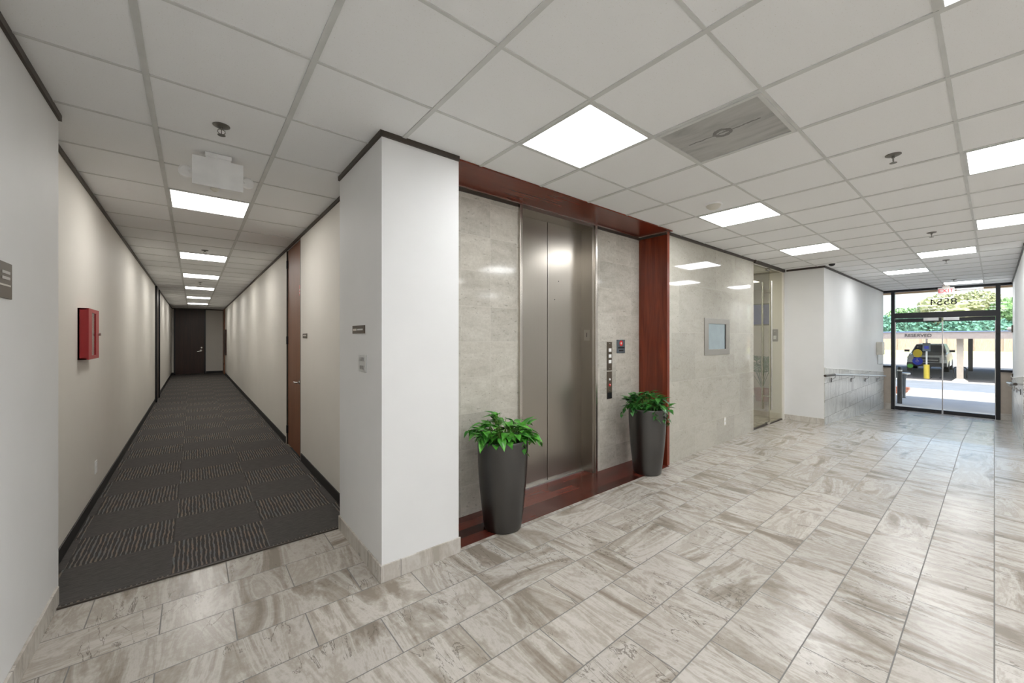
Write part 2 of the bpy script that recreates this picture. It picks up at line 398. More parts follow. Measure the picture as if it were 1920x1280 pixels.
# tile bases
def base(n, mb, mat): struct('baseboard_'+n, mb, mat, bevel=.002)
base('column_front', box(.89, 1.46, 2.368, 2.38, 0, .105), 'base_tile')
base('column_side', box(.888, .9, 2.38, 3.27, 0, .105), 'base_tile_y')
base('left', box(-.6, -.588, -4.8, 3.33, 0, .105), 'base_tile_y')
base('recess', box(8.558, 8.57, 1.88, 2.47, 0, .10), 'base_tile_y')
base('corridor_left', box(-.7, -.69, 3.38, 21.5, 0, .10), 'rubber')
base('corridor_right', MB().box(1.02, 1.03, 3.27, 5.36, 0, .10).box(1.02, 1.03, 6.41, 20.3, 0, .10), 'rubber')
base('corridor_end', MB().box(.42, 1.02, 21.49, 21.5, 0, .10).box(-.69, -.63, 21.49, 21.5, 0, .10), 'rubber')
# sloping tiled wainscot beside the ramp (both sides)
def slope(y0, y1, x0, x1, a, b):     # prism following the ramp, a..b above it
    return MB().hexa([(x0, y0, zr(x0)+a), (x1, y0, zr(x1)+a), (x1, y1, zr(x1)+a), (x0, y1, zr(x0)+a)],
                     [(x0, y0, zr(x0)+b), (x1, y0, zr(x1)+b), (x1, y1, zr(x1)+b), (x0, y1, zr(x0)+b)])
struct('trim_22', slope(1.868, 1.88, 8.57, 14.34, -.02, .985), 'ramp_tile')
struct('trim_23', slope(1.862, 1.88, 8.57, 14.34, .985, 1.0), 'white')
struct('trim_24', slope(-.26, -.248, 8.75, 14.34, -.02, .985), 'ramp_tile')
struct('trim_25', slope(-.26, -.242, 8.75, 14.34, .985, 1.0), 'white')

# ------------------------------------------------------------ ceiling fixtures
lights = []
def panel(i, j, label, mat='light', group='ceiling light panels', x=None, y=None):
    cx = GX(i)+.305 if x is None else x; cy = GY(j)+.305 if y is None else y
    t = thing('ceiling_light', label, 'ceiling light', (cx, cy, H), group)
    m = MB(); a, b = .297, .281
    m.box(cx-a, cx+a, cy-a, cy-b, H-.008, H-.001).box(cx-a, cx+a, cy+b, cy+a, H-.008, H-.001)
    m.box(cx-a, cx-b, cy-b, cy+b, H-.008, H-.001).box(cx+b, cx+a, cy-b, cy+b, H-.008, H-.001)
    m.build('frame', 'grey_grid', t)
    box(cx-b, cx+b, cy-b, cy+b, H-.005, H-.001).build('diffuser', mat, t)
    return t
LG = 'square light panels in the lobby ceiling'
panel(3, 1, 'square lit ceiling panel nearest the elevator, largest in the photo', group=LG)
panel(7, 1, 'square lit ceiling panel beside the white smoke detector', group=LG)
panel(11, 1, 'square lit ceiling panel between smoke detector and dark dome camera', group=LG)
panel(3, -2, 'square lit ceiling panel cut by the top right corner of the photo', group=LG)
panel(7, -2, 'large square lit ceiling panel at the right edge of the photo', group=LG)
panel(11, -2, 'second lit ceiling panel down the right edge of the photo', group=LG)
panel(14, -1, 'lit ceiling panel over the ramp, behind the middle lobby sprinkler', group=LG)
panel(17, 0, 'lit ceiling panel over the ramp nearest the ramp wall', group=LG)
panel(22, -1, 'lit ceiling panel right above the exit sign', group=LG)
panel(0, -2, 'unseen lit ceiling panel added over the near end of the lobby', group=LG)  # out of view, added to light the near lobby
for i_ in (0, 3, 7, 11):  # unseen panels added to brighten the lobby from behind the camera
    for j_ in (-5, -8):
        panel(i_, j_, 'unseen square ceiling panel added over the lobby side behind the camera', group='added light panels behind the camera')
CG = 'light panels along the corridor ceiling'
for n, (y, lab) in enumerate([(GY(6)+.305, 'corridor light panel just behind the white emergency light'), (7.82, 'second light panel down the corridor ceiling'),
    (10.25, 'third light panel down the corridor ceiling'), (12.7, 'fourth light panel down the corridor ceiling'),
    (15.6, 'fifth light panel down the corridor ceiling, last but one'), (18.3, 'light panel nearest the dark door at the corridor end')]):
    panel(0, 0, lab, 'light_warm', CG, y=y)
t = thing('return_air_panel', 'grey stained return air panel with a dark ring mark in the lobby ceiling', 'vent', (GX(4)+.305, GY(0)+.305, H))
cx, cy = GX(4)+.305, GY(0)+.305; a, b = .297, .275
MB().box(cx-a, cx+a, cy-a, cy-b, H-.012, H-.001).box(cx-a, cx+a, cy+b, cy+a, H-.012, H-.001).box(cx-a, cx-b, cy-b, cy+b, H-.012, H-.001).box(cx+b, cx+a, cy-b, cy+b, H-.012, H-.001).build('frame', 'grey_grid', t)
box(cx-b, cx+b, cy-b, cy+b, H-.006, H-.001).build('panel', 'stain', t)

def sprinkler(x, y, label):
    t = thing('sprinkler_head', label, 'fire sprinkler', (x, y, H), 'pendant sprinklers in the ceiling')
    MB().lathe([(.043, H-.0005), (.043, H-.004), (.032, H-.01), (.014, H-.012), (.012, H-.012)], (x, y, 0), 24).build('escutcheon', 'sprinkler', t, smooth=True)
    m = MB().lathe([(.009, H-.012), (.009, H-.024)], (x, y, 0), 12)
    for s in (-1, 1):
        m.tube([(x+s*.006, y, H-.022), (x+s*.017, y, H-.03), (x+s*.018, y, H-.042), (x+s*.008, y, H-.053), (x, y, H-.056)], .0022, 6)
    m.tube([(x, y, H-.024), (x, y, H-.055)], .0022, 6); m.build('frame', 'sprinkler', t, smooth=True)
    m = MB().lathe([(.004, H-.055), (.02, H-.057), (.02, H-.059), (.004, H-.059)], (x, y, 0), 20); m.build('deflector', 'sprinkler', t, smooth=True)
sprinkler(.131, 2.93, 'dark sprinkler head in the ceiling before the corridor emergency light')
sprinkler(3.78, .444, 'sprinkler head in the lobby ceiling right of the stained vent, nearest of the lobby ones')
sprinkler(6.9, .477, 'sprinkler head in front of the light panel over the ramp top')
sprinkler(9.48, .494, 'sprinkler head between the ramp light panels')
sprinkler(12.7, .55, 'tiny sprinkler head just before the exit sign')
sprinkler(.128, 7.2, 'small sprinkler head before the second corridor light')
sprinkler(.117, 11.3, 'tiny sprinkler head before the fourth corridor light')

t = thing('smoke_detector', 'white round smoke detector on the lobby ceiling beside a light panel', 'smoke detector', (3.83, 1.68, H))
MB().lathe([(.075, H-.0005), (.075, H-.012), (.068, H-.018)], (3.83, 1.68, 0), 36).build('base', 'white', t, smooth=True)
MB().lathe([(.066, H-.018), (.06, H-.034), (.036, H-.05), (.0, H-.052)], (3.83, 1.68, 0), 36, cap=(True, False)).build('sensor_dome', 'offwhite', t, smooth=True)
t = thing('dome_camera', 'small dark dome security camera on the ceiling above the recess wall corner', 'camera', (8.32, 1.72, H))
MB().lathe([(.062, H-.0005), (.062, H-.014), (.05, H-.024)], (8.32, 1.72, 0), 30).build('housing', 'white', t, smooth=True)
MB().lathe([(.046, H-.024), (.04, H-.045), (.02, H-.06), (0, H-.062)], (8.32, 1.72, 0), 30, cap=(True, False)).build('dome', 'black', t, smooth=True)

# emergency light / blank exit plate in the corridor mouth
ex, ey = .135, 3.42
t = thing('emergency_light', 'white emergency light with blank plate and two round heads on corridor ceiling', 'emergency light', (ex, ey, H))
box(ex-.075, ex+.075, ey-.03, ey+.05, H-.03, H-.001).build('mount', 'white', t, bevel=.004)
box(ex-.143, ex+.143, ey-.025, ey+.02, H-.235, H-.04).build('plate', 'white', t, bevel=.003)
MB().box(ex-.07, ex+.07, ey-.02, ey+.015, H-.045, H-.028).build('bracket', 'white', t)
for s in (-1, 1):
    hx = ex+s*.175
    MB().lathe([(.03, -.03), (.042, -.02), (.042, .015), (.02, .03)], (hx, ey+.09, H-.13), 24, 'y').build('lamp_head', 'white', t, smooth=True)
    MB().tube([(ex+s*.12, ey+.02, H-.13), (hx, ey+.09, H-.13)], .01, 8).build('arm', 'white', t)
MB().lathe([(.022, H-.235), (.028, H-.243), (.012, H-.256)], (ex-.02, ey, 0), 20).build('test_button', 'offwhite', t, smooth=True)

# EXIT sign
sx = 14.0; sy = .73; sz = 2.645
t = thing('exit_sign', 'white exit sign with red letters hanging at the glass entrance', 'exit sign', (sx, sy, H))
box(sx-.02, sx+.02, sy-.135, sy+.135, sz-.085, sz+.085).build('housing', 'sign_grey', t, bevel=.004)
MB().box(sx-.02, sx+.02, sy-.06, sy+.06, sz+.085, H-.001).build('canopy', 'offwhite', t)
text('lettering', 'EXIT', .125, 'red_letter', (sx-.022, sy, sz), RFX, t)

# ------------------------------------------------------------ elevator
t = thing('elevator_entrance', 'brushed stainless steel elevator entrance with two closed sliding doors', 'elevator', (2.93, 2.9, 0))
XL, XR, YF, YB = 2.40, 3.465, 2.795, 2.975
MB().box(XL-.035, XL, YF-.005, 2.819, .005, H-.02).box(XR, XR+.035, YF-.005, 2.819, .005, H-.02).build('front_trim', 'brushed_trim', t, bevel=.004)
MB().box(XL-.018, XL+.004, 2.819, YB+.1, .005, H-.02).box(XR-.03, XR+.018, 2.815, YB+.1, .005, H-.02).build('jamb', 'brushed', t, bevel=.002)
box(XL+.004, XR-.03, YF+.0, YB+.1, H-.052, H-.02).build('head', 'brushed', t)
d = box(XL+.004, 2.895, YB, YB+.035, .012, H-.052).build('door_panel', 'brushed', t)
d2 = box(2.899, XR-.03, YB-.004, YB+.03, .012, H-.052).build('door_panel', 'brushed', t)
MB().lathe([(.006, -.003), (.004, 0)], (3.06, YB-.005, 2.12), 12, 'y').build('key_hole', 'black', d2)
MB().lathe([(.006, -.003), (.004, 0)], (3.00, YB-.005, 1.92), 12, 'y').build('key_hole', 'black', d2)
box(XL+.004, XR-.03, YB-.045, YB+.04, .005, .013).build('sill', 'alu', t)
j = box(XR-.034, XR-.0305, 2.85, 2.93, 1.48, 1.60).build('floor_number_plate', 'frame_steel', t)
text('numeral', '1', .07, 'black', (XR-.035, 2.89, 1.54), RFX, j, .001)
struct('wall_shaft', box(XL+.01, XR-.01, 3.08, 3.1, 0, H), 'dark')

# hall station panels on the granite
def plate(x0, x1, z0, z1, y, mat, name, label, cat, th=.008, group=None):
    t = thing(name, label, cat, ((x0+x1)/2, y, z0), group)
    box(x0, x1, y-th, y, z0, z1).build('plate', mat, t, bevel=.0015); return t
x0, x1 = 3.70, 3.79
t = plate(x0, x1, 1.135, 1.465, 2.82, 'bronze_plate', 'elevator_indicator_plate', 'tall bronze plate with three white square symbols beside the elevator, upper one', 'elevator panel')
for q in (1.37, 1.30, 1.235):
    box(x0+.025, x1-.018, 2.808, 2.812, q-.019, q+.019).build('indicator_window', 'white', t)
for q in (1.445, 1.155): MB().lathe([(.004, -.011), (.004, -.008)], ((x0+x1)/2, 2.82, q), 10, 'y').build('screw', 'alu', t)
t = plate(x0, x1, .805, 1.12, 2.82, 'bronze_plate', 'elevator_call_panel', 'bronze call button plate with lit red button, below the indicator plate', 'elevator panel')
MB().lathe([(.011, -.014), (.013, -.008)], ((x0+x1)/2, 2.82, 1.03), 16, 'y').build('call_button', 'white', t)
b = MB().lathe([(.016, -.014), (.018, -.008)], ((x0+x1)/2, 2.82, .965), 16, 'y').build('call_button', 'red_letter', t)
MB().lathe([(.006, -.018), (.006, -.014)], ((x0+x1)/2-.003, 2.82, .97), 12, 'y').build('button_centre', 'white', b)
MB().lathe([(.006, -.011), (.006, -.008)], ((x0+x1)/2, 2.82, .90), 12, 'y').build('key_switch', 'alu', t)
box(x0+.003, x1-.003, 2.811, 2.813, .81, .88).build('speaker_panel', 'black', t)
t = plate(3.886, 4.045, 1.33, 1.49, 2.82, 'grey_plate', 'fire_notice_sign', 'small grey-blue notice sign with red round symbol beside elevator buttons', 'sign')
MB().lathe([(.032, -.0095), (.032, -.008)], (3.966, 2.82, 1.447), 24, 'y').build('symbol', 'red_letter', t)
MB().lathe([(.014, -.0105), (.014, -.0095)], (3.966, 2.82, 1.447), 16, 'y').build('flame', 'text_light', t)
MB().box(3.905, 4.03, 2.811, 2.812, 1.385, 1.402).box(3.925, 4.01, 2.811, 2.812, 1.352, 1.368).build('notice_lines', 'black', t)

# ------------------------------------------------------------ planters
def planter(cx, cy, h, label_p, label_f, seed, lm):
    random.seed(seed)
    t = thing('tall_planter', label_p, 'planter', (cx, cy, .005), 'tall tapered planters beside the elevator')
    pr = [(.146, .005), (.150, .012)]
    for k in range(1, 15):
        u = k/14; pr.append((.150+.052*math.sin(u*PI/2)**.95, .012+u*(h-.03)))
    pr += [(.203, h-.008), (.199, h), (.190, h), (.186, h-.006), (.183, h-.05)]
    MB().lathe(pr, (cx, cy, 0), 64, cap=(True, False)).build('pot', 'planter', t, smooth=True)
    MB().lathe([(.184, h-.055), (.12, h-.04), (.0, h-.035)], (cx, cy, 0), 40, cap=(False, False)).build('soil', 'soil', t, smooth=True)
    p = thing('pothos_plant', label_f, 'plant', (cx, cy, h-.04), 'pothos plants in the tall planters')
    st = MB(); lf = MB()
    def leaf(base, d, up, L, Wd):
        d = d.normalized(); s = d.cross(up)
        if s.length < 1e-3: s = Vector((1, 0, 0))
        s.normalize(); n = s.cross(d).normalized()
        prof = [(0, 0), (.03, .30), (.14, .47), (.32, .5), (.52, .40), (.72, .24), (.88, .10), (1, 0)]
        rows = []
        for u, w in prof:
            c = base+d*L*u-n*L*.30*u*u
            if u == 0 or u == 1: rows.append([lf.b.verts.new(c)])
            else: rows.append([lf.b.verts.new(c+s*w*Wd*q+n*abs(q)*w*Wd*.28) for q in (-1, -.5, 0, .5, 1)])
        for A, B in zip(rows, rows[1:]):
            if len(A) == 1:
                for q in range(4): lf.b.faces.new((A[0], B[q+1], B[q]))
            elif len(B) == 1:
                for q in range(4): lf.b.faces.new((A[q], A[q+1], B[0]))
            else:
                for q in range(4): lf.b.faces.new((A[q], A[q+1], B[q+1], B[q]))
    for k in range(150):
        a = random.uniform(0, 2*PI); r = .17*math.sqrt(random.random())
        b0 = Vector((cx+r*.7*math.cos(a), cy+r*.7*math.sin(a), h-.035))
        out = Vector((math.cos(a), math.sin(a), 0))
        hh = random.uniform(.05, .25)*(1-.5*(r/.17))
        tip = b0+out*(.03+r*.55*random.random())+Vector((0, 0, hh))
        tip = Vector((cx, cy, 0))*0+tip
        st.tube([b0, (b0+tip)/2+Vector((0, 0, .012)), tip], .0022, 5)
        dv = out.copy(); dv.rotate(Matrix.Rotation(random.uniform(-1.0, 1.0), 3, 'Z')); dv = dv+Vector((0, 0, random.uniform(-.5, .9)))
        leaf(tip, dv, Vector((0, 0, 1)), random.uniform(.08, .125), random.uniform(.055, .076))
    # trailing vines
    for (a, ln, dr) in VINES[seed]:
        out = Vector((math.cos(a), math.sin(a), 0)); pts = []
        for u in [q/9 for q in range(10)]:
            rr = .12+ln*u; z = h+.02+.05*math.sin(min(u*2, 1)*PI/2)-dr*u*u
            pts.append(Vector((cx, cy, z))+out*rr+Vector((-out.y, out.x, 0))*.02*math.sin(u*6))
        st.tube(pts, .0024, 5)
        for q in range(3, 10):
            sd = Vector((-out.y, out.x, 0))*(1 if q % 2 else -1)
            leaf(pts[q], out*.5+sd*.7+Vector((0, 0, -.5)), Vector((0, 0, 1)), random.uniform(.045, .075), random.uniform(.032, .046))
    st.build('stems', 'stem', p, smooth=True); lf.build('foliage', lm, p, smooth=True)
VINES = {3: [(-.7, .17, .10), (.1, .20, .16), (2.4, .16, .02), (-1.2, .09, .16)], 5: [(-.55, .13, .25), (2.45, .16, .15), (-2.1, .10, .16), (-1.5, .09, .22), (3.0, .12, .1)]}
planter(1.925, 2.487, .705, 'tall charcoal tapered planter left of the elevator, on the cherry floor', 'bright green pothos plant in the planter left of the elevator', 3, 'leaf')
planter(3.965, 2.465, .725, 'tall charcoal tapered planter right of the elevator, by cherry panel', 'darker green trailing pothos in the planter right of the elevator', 5, 'leaf_d')

# ------------------------------------------------------------ wall monitor, outlets, plates
t = thing('wall_display', 'recessed wall display in wide satin steel frame on the granite wall', 'display', (5.73, 2.47, 1.28))
x0, x1, z0, z1 = 5.345, 6.125, 1.275, 1.785; f = .115
MB().box(x0, x1, 2.458, 2.47, z1-.075, z1).box(x0, x1, 2.458, 2.47, z0, z0+.08).box(x0, x0+f, 2.458, 2.47, z0+.08, z1-.075).box(x1-f, x1, 2.458, 2.47, z0+.08, z1-.075).build('frame', 'frame_steel', t, bevel=.002)
box(x0+f, x1-f, 2.4665, 2.4695, z0+.08, z1-.075).build('screen', 'screen', t)
box(x1-f-.03, x1-f, 2.462, 2.4662, z0+.08, z1-.075).build('recess_shade', 'black', t)  # flat black strip paints the shaded depth of the recess

def outlet(axis, a, z, w, label, mat='offwhite', wall=0, sgn=1):
    """axis x: on a wall facing -Y at y=wall; axis y: on a wall facing +/-X at x=wall"""
    def bx(a0, a1, z0, z1, d0, d1):
        if axis == 'x': return box(a0, a1, wall-d1, wall-d0, z0, z1)
        return box(wall+sgn*d0, wall+sgn*d1, a0, a1, z0, z1)
    t = thing('electrical_outlet', label, 'outlet', (a, wall, z) if axis == 'x' else (wall, a, z))
    bx(a-w/2, a+w/2, z-.058, z+.058, 0, .006).build('plate', mat, t, bevel=.0015)
    for s in (-1, 1): bx(a-w*.24, a+w*.24, z+s*.026-.016, z+s*.026+.016, .006, .009).build('socket', 'white', t)
outlet('x', 5.98, .305, .075, 'off-white electrical outlet low on the granite wall', wall=2.47)
outlet('y', 5.22, .32, .085, 'white electrical outlet low on the corridor left wall', 'white', wall=-.7)

t = thing('room_sign', 'small dark sign with pale letters on the white column side', 'sign', (.9, 2.805, 1.53), None)
box(.894, .9, 2.68, 2.935, 1.537, 1.593).build('plate', 'bronze_plate', t, bevel=.001)
MB().box(.8925, .894, 2.842, 2.918, 1.557, 1.572).build('pale_bar', 'text_light', t)
MB().box(.8925, .894, 2.71, 2.825, 1.559, 1.570).build('grey_bar', 'grey_grid', t)
t = thing('light_switch_plate', 'grey two-row switch plate on the white column side below the small sign', 'light switch', (.9, 2.72, 1.28))
box(.894, .9, 2.648, 2.80, 1.275, 1.39).build('plate', 'grey_grid', t, bevel=.0015)
for zz in (1.305, 1.362):
    for yy in (2.69, 2.725, 2.76): box(.890, .894, yy-.010, yy+.010, zz-.012, zz+.012).build('switch', 'alu', t)
t = thing('room_sign', 'brown room sign with pale stripe at the left edge of the photo', 'sign', (-.6, 2.45, 1.66))
box(-.6, -.593, 2.33, 2.612, 1.665, 1.812).build('plate', 'bronze_plate', t, bevel=.001)
MB().box(-.593, -.5915, 2.36, 2.59, 1.715, 1.722).build('pale_stripe', 'text_light', t)
for zz in (1.765, 1.742): box(-.593, -.5918, 2.50, 2.585, zz, zz+.012).build('faint_character_row', 'sign_grey', t)
t = thing('room_sign', 'tiny dark room sign beside the brown corridor door', 'sign', (1.03, 5.16, 1.5))
box(1.024, 1.03, 5.05, 5.27, 1.51, 1.562).build('plate', 'bronze_plate', t, bevel=.001)
MB().box(1.0225, 1.024, 5.08, 5.24, 1.533, 1.547).build('pale_bar', 'text_light', t)

# red fire cabinet on the left corridor wall
t = thing('fire_extinguisher_cabinet', 'red fire extinguisher cabinet on the corridor left wall', 'fire cabinet', (-.7, 4.715, 1.34))
y0, y1, z0, z1, xd = 4.50, 4.93, 1.335, 1.742, -.652
m = MB().box(-.7, xd, y0, y0+.012, z0, z1).box(-.7, xd, y1-.012, y1, z0, z1).box(-.7, xd, y0, y1, z1-.012, z1).box(-.7, xd, y0, y1, z0, z0+.012).box(-.7, -.69, y0, y1, z0, z1)
m.build('case', 'red', t)
d = MB().box(xd, xd+.012, y0, y0+.13, z0, z1).box(xd, xd+.012, y1-.13, y1, z0, z1).box(xd, xd+.012, y0+.13, y1-.13, z1-.03, z1).box(xd, xd+.012, y0+.13, y1-.13, z0, z0+.03).build('door', 'red', t)
box(xd+.002, xd+.006, y0+.13, y1-.13, z0+.03, z1-.03).build('window_pane', 'glass', d)
MB().lathe([(.012, 0), (.012, .015)], (xd+.012, y1-.03, (z0+z1)/2), 12, 'x').build('latch', 'steel', d)
e = thing('fire_extinguisher', 'red extinguisher seen through the window of the red cabinet', 'fire extinguisher', (-.675, 4.715, z0+.012))
MB().lathe([(.019, z0+.013), (.02, z0+.03), (.02, z0+.25), (.012, z0+.30), (.006, z0+.31)], (-.675, 4.715, 0), 24).build('cylinder', 'red', e, smooth=True)
MB().lathe([(.0205, z0+.05), (.0205, z0+.12)], (-.675, 4.715, 0), 24, cap=(False, False)).build('blue_band', 'blue', e)
MB().lathe([(.0205, z0+.14), (.0205, z0+.23)], (-.675, 4.715, 0), 24, cap=(False, False)).build('instruction_band', 'yellow', e)
MB().box(-.685, -.665, 4.70, 4.76, z0+.31, z0+.35).build('valve', 'black', e)

# ------------------------------------------------------------ doors
# brown corridor door on the right
t = thing('door_1', '', '', (1.05, 5.89, 0)); del t['label'], t['category']; t['kind'] = 'structure'
box(1.045, 1.09, 5.445, 6.335, .012, H-.036).build('door_leaf', 'door_brown', t, bevel=.002)
MB().box(1.028, 1.09, 5.42, 5.442, .006, H-.036).box(1.028, 1.09, 6.338, 6.36, .006, H-.036).build('door_frame', 'dark', t)
for zz in (.22, 1.48, 2.55): box(1.022, 1.045, 6.318, 6.35, zz-.055, zz+.055).build('hinge', 'black', t)
hd = MB().lathe([(.03, 0), (.03, -.012)], (1.045, 5.52, .95), 20, 'x').build('handle_rose', 'steel', t, smooth=True)
MB().tube([(1.035, 5.52, .95), (1.0, 5.52, .95), (.992, 5.53, .95), (.992, 5.62, .95)], .010, 10).build('lever', 'steel', hd, smooth=True)
s = box(1.0435, 1.045, 5.48, 5.56, 2.05, 2.18).build('door_sticker', 'red_letter', t)
MB().box(1.0425, 1.0435, 5.49, 5.55, 2.07, 2.09).box(1.0425, 1.0435, 5.49, 5.55, 2.11, 2.13).build('sticker_lines', 'text_light', s)
# dark end door
t = thing('door_2', '', '', (-.1, 21.5, 0)); del t['label'], t['category']; t['kind'] = 'structure'
box(-.585, .365, 21.46, 21.499, .015, H-.04).build('door_leaf', 'door_dark', t)
MB().box(-.63, -.585, 21.44, 21.499, .006, H-.036).box(.365, .41, 21.44, 21.499, .006, H-.036).build('door_frame', 'black', t)
hd = MB().lathe([(.035, 0), (.035, -.015)], (.25, 21.46, 1.0), 20, 'y').build('handle_rose', 'steel', t)
MB().tube([(.25, 21.44, .99), (.25, 21.40, .98), (.12, 21.40, .96)], .016, 8).build('lever', 'steel', hd)
MB().lathe([(.03, 0), (.03, -.02)], (.27, 21.46, 1.12), 16, 'y').build('deadbolt', 'steel', t)
# left corridor door (edge on)
t = thing('door_3', '', '', (-.7, 12.95, 0)); del t['label'], t['category']; t['kind'] = 'structure'
box(-.699, -.685, 12.5, 13.4, .015, H-.036).build('door_leaf', 'door_dark', t)
MB().box(-.699, -.66, 12.42, 12.5, .006, H-.036).box(-.699, -.66, 13.4, 13.48, .006, H-.036).build('door_frame', 'black', t)
# far right corridor door, edge lighter
t = thing('door_4', '', '', (1.03, 20.8, 0)); del t['label'], t['category']; t['kind'] = 'structure'
box(1.0, 1.029, 20.4, 21.35, .015, H-.036).build('door_leaf', 'door_brown', t)
MB().box(.985, 1.0, 20.42, 20.5, .4, .5).box(.985, 1.0, 20.42, 20.5, 1.3, 1.4).build('hinge', 'black', t)
t = thing('hanging_board', 'dark narrow cabinet on the corridor right wall near its far end', 'cabinet', (1.03, 19.6, .8))
box(.97, 1.029, 19.35, 19.95, .85, 1.87).build('case', 'door_dark', t, bevel=.004)
box(.965, .97, 19.38, 19.92, .88, 1.84).build('front_panel', 'dark', t)

# ------------------------------------------------------------ glass suite entrance in the lobby
t = thing('glass_entrance', 'frameless glass door and sidelight with long ladder pulls beside granite wall', 'glass door', (7.77, 2.5, 0))
d = box(7.075, 7.86, 2.494, 2.506, .03, H-.055).build('door_leaf', 'glass_green', t)
box(7.87, 8.49, 2.494, 2.506, .02, H-.055).build('sidelight', 'glass_green', t)
MB().box(7.075, 7.86, 2.485, 2.515, .008, .03).box(7.87, 8.49, 2.485, 2.515, .001, .02).build('bottom_rail', 'dark', t)
for yy in (2.43, 2.57):
    MB().tube([(7.75, yy, .27), (7.75, yy, 2.5)], .016, 14).build('pull_bar', 'steel', d, smooth=True)
for zz in (.5, 2.3): MB().tube([(7.75, 2.43, zz), (7.75, 2.57, zz)], .010, 10).build('standoff', 'steel', d)
for zz in (.008, H-.09): box(7.72, 7.86, 2.48, 2.52, zz, zz+.04).build('patch_fitting', 'steel', t)
t = thing('card_reader', 'dark card reader with grey button behind the glass sidelight', 'card reader', (8.5, 2.6, 1.45))
box(8.485, 8.5, 2.555, 2.65, 1.45, 1.68).build('plate', 'bronze_plate', t, bevel=.002)
box(8.480, 8.485, 2.58, 2.625, 1.49, 1.56).build('button', 'grey_grid', t)
MB().lathe([(.008, -.004), (.008, 0)], (8.485, 2.603, 1.64), 10, 'x').build('indicator', 'text_light', t)
# picture and palm seen through the glass
t = thing('framed_picture', 'blue framed picture on the wall inside the glass suite', 'picture', (11.55, 3.85, 1.85))
box(11.53, 11.549, 3.45, 4.25, 1.85, 2.42).build('frame', 'black', t)
box(11.525, 11.53, 3.48, 4.22, 1.88, 2.39).build('print', 'blue', t)
t = thing('potted_palm', 'dim potted palm standing inside the glass suite', 'plant', (10.7, 3.55, 0))
MB().lathe([(.14, 0), (.18, .3), (.17, .3), (.16, .27)], (10.7, 3.55, 0), 24).build('pot', 'brick', t, smooth=True)
m = MB(); random.seed(2)
for k in range(16):
    a = random.uniform(0, 2*PI); el = random.uniform(.5, 1.3); L = random.uniform(.6, .95); b0 = Vector((10.7, 3.55, .3))
    pts = [b0+Vector((0, 0, .4*min(1, u*2)))+Vector((math.cos(a)*math.cos(el), math.sin(a)*math.cos(el), math.sin(el)))*L*u-Vector((0, 0, .5*u*u*L)) for u in [q/8 for q in range(9)]]
    m.tube(pts, .006, 5)
    for q in range(3, 9):
        for s_ in (-1, 1):
            sd = Vector((-math.sin(a), math.cos(a), 0))*s_; p0 = pts[q]; dv = (pts[q]-pts[q-1]).normalized()
            e_ = p0+dv*.12+sd*.15-Vector((0, 0, .06))
            m.poly([p0, p0+dv*.04+sd*.05, e_, p0+dv*.0+sd*.06])
m.build('fronds', 'leaf_d', t)
panel(0, 0, 'added light panel inside the glass suite, behind the glass door', 'dimlight', None, x=9.6, y=3.6)  # lamp added to light the room behind the glass
panel(0, 0, 'added light panel inside the glass suite nearest the stone wall', 'dimlight', None, x=7.75, y=3.3)  # second lamp added to brighten the wall behind the sidelight

# ------------------------------------------------------------ ramp handrails
def rail(yw, sgn, xs, xe, cap, label, brackets):
    y = yw-sgn*.065
    t = thing('handrail', label, 'handrail', (xs, yw, 0), 'metal handrails along the ramp')
    hz = lambda x: zr(x)+.875 if x > 8.7 else .875
    MB().tube([(xs, y, hz(8.7)), (cap, y, hz(cap))], .02, 12).build('dark_grip', 'dark', t, smooth=True)
    MB().tube([(cap, y, hz(cap)), (xe, y, hz(xe)), (xe+.06, y+sgn*.06, hz(xe))], .019, 12).build('rail', 'alu', t, smooth=True)
    for bx in brackets:
        b = MB().tube([(bx, y, hz(bx)-.018), (bx, y, hz(bx)-.05), (bx, yw-sgn*.02, hz(bx)-.085), (bx, yw-sgn*.008, hz(bx)-.09)], .007, 8)
        b.build('bracket', 'alu', t)
        MB().box(bx-.02, bx+.02, min(yw-sgn*.014, yw-sgn*.008), max(yw-sgn*.014, yw-sgn*.008), hz(bx)-.14, hz(bx)-.06).build('bracket_plate', 'dark', t)
rail(1.868, 1, 8.28, 14.1, 8.9, 'metal handrail along the tiled ramp wall on the left of the entrance', (8.95, 10.5, 11.9, 13.3))
rail(-.248, -1, 8.8, 14.1, 10.4, 'metal handrail along the right wall of the ramp', (9.2, 10.7, 12.1, 13.5))
# boxes on the ramp walls
t = thing('hand_sanitizer_dispenser', 'off-white wall box with drip tray arm beside the glass entrance', 'dispenser', (13.5, 1.88, 1.0))
box(13.35, 13.65, 1.76, 1.88, 1.10, 1.42).build('housing', 'offwhite', t, bevel=.015)
MB().tube([(13.45, 1.86, 1.1), (13.45, 1.86, .86), (13.6, 1.78, .86)], .008, 8).build('arm', 'alu', t)
box(13.5, 13.7, 1.74, 1.84, .85, .862).build('drip_tray', 'alu', t)
t = thing('wall_strobe', 'small strobe unit high on the right wall by the entrance', 'strobe light', (14.0, -.26, 1.7))
box(13.9, 14.05, -.26, -.235, 1.64, 1.80).build('back_box', 'bronze_plate', t, bevel=.003)
MB().lathe([(.05, .0), (.045, .04), (.02, .06)], (13.97, -.235, 1.72), 16, 'y').build('lens', 'white', t, smooth=True)
t = thing('door_push_button', 'small brown push button plate on the right wall above the handrail', 'push button', (14.0, -.26, .66))
box(13.92, 14.02, -.26, -.24, .60, .74).build('plate', 'bronze_plate', t, bevel=.003)
MB().lathe([(.02, 0), (.02, .01)], (13.97, -.24, .67), 12, 'y').build('button', 'alu', t)

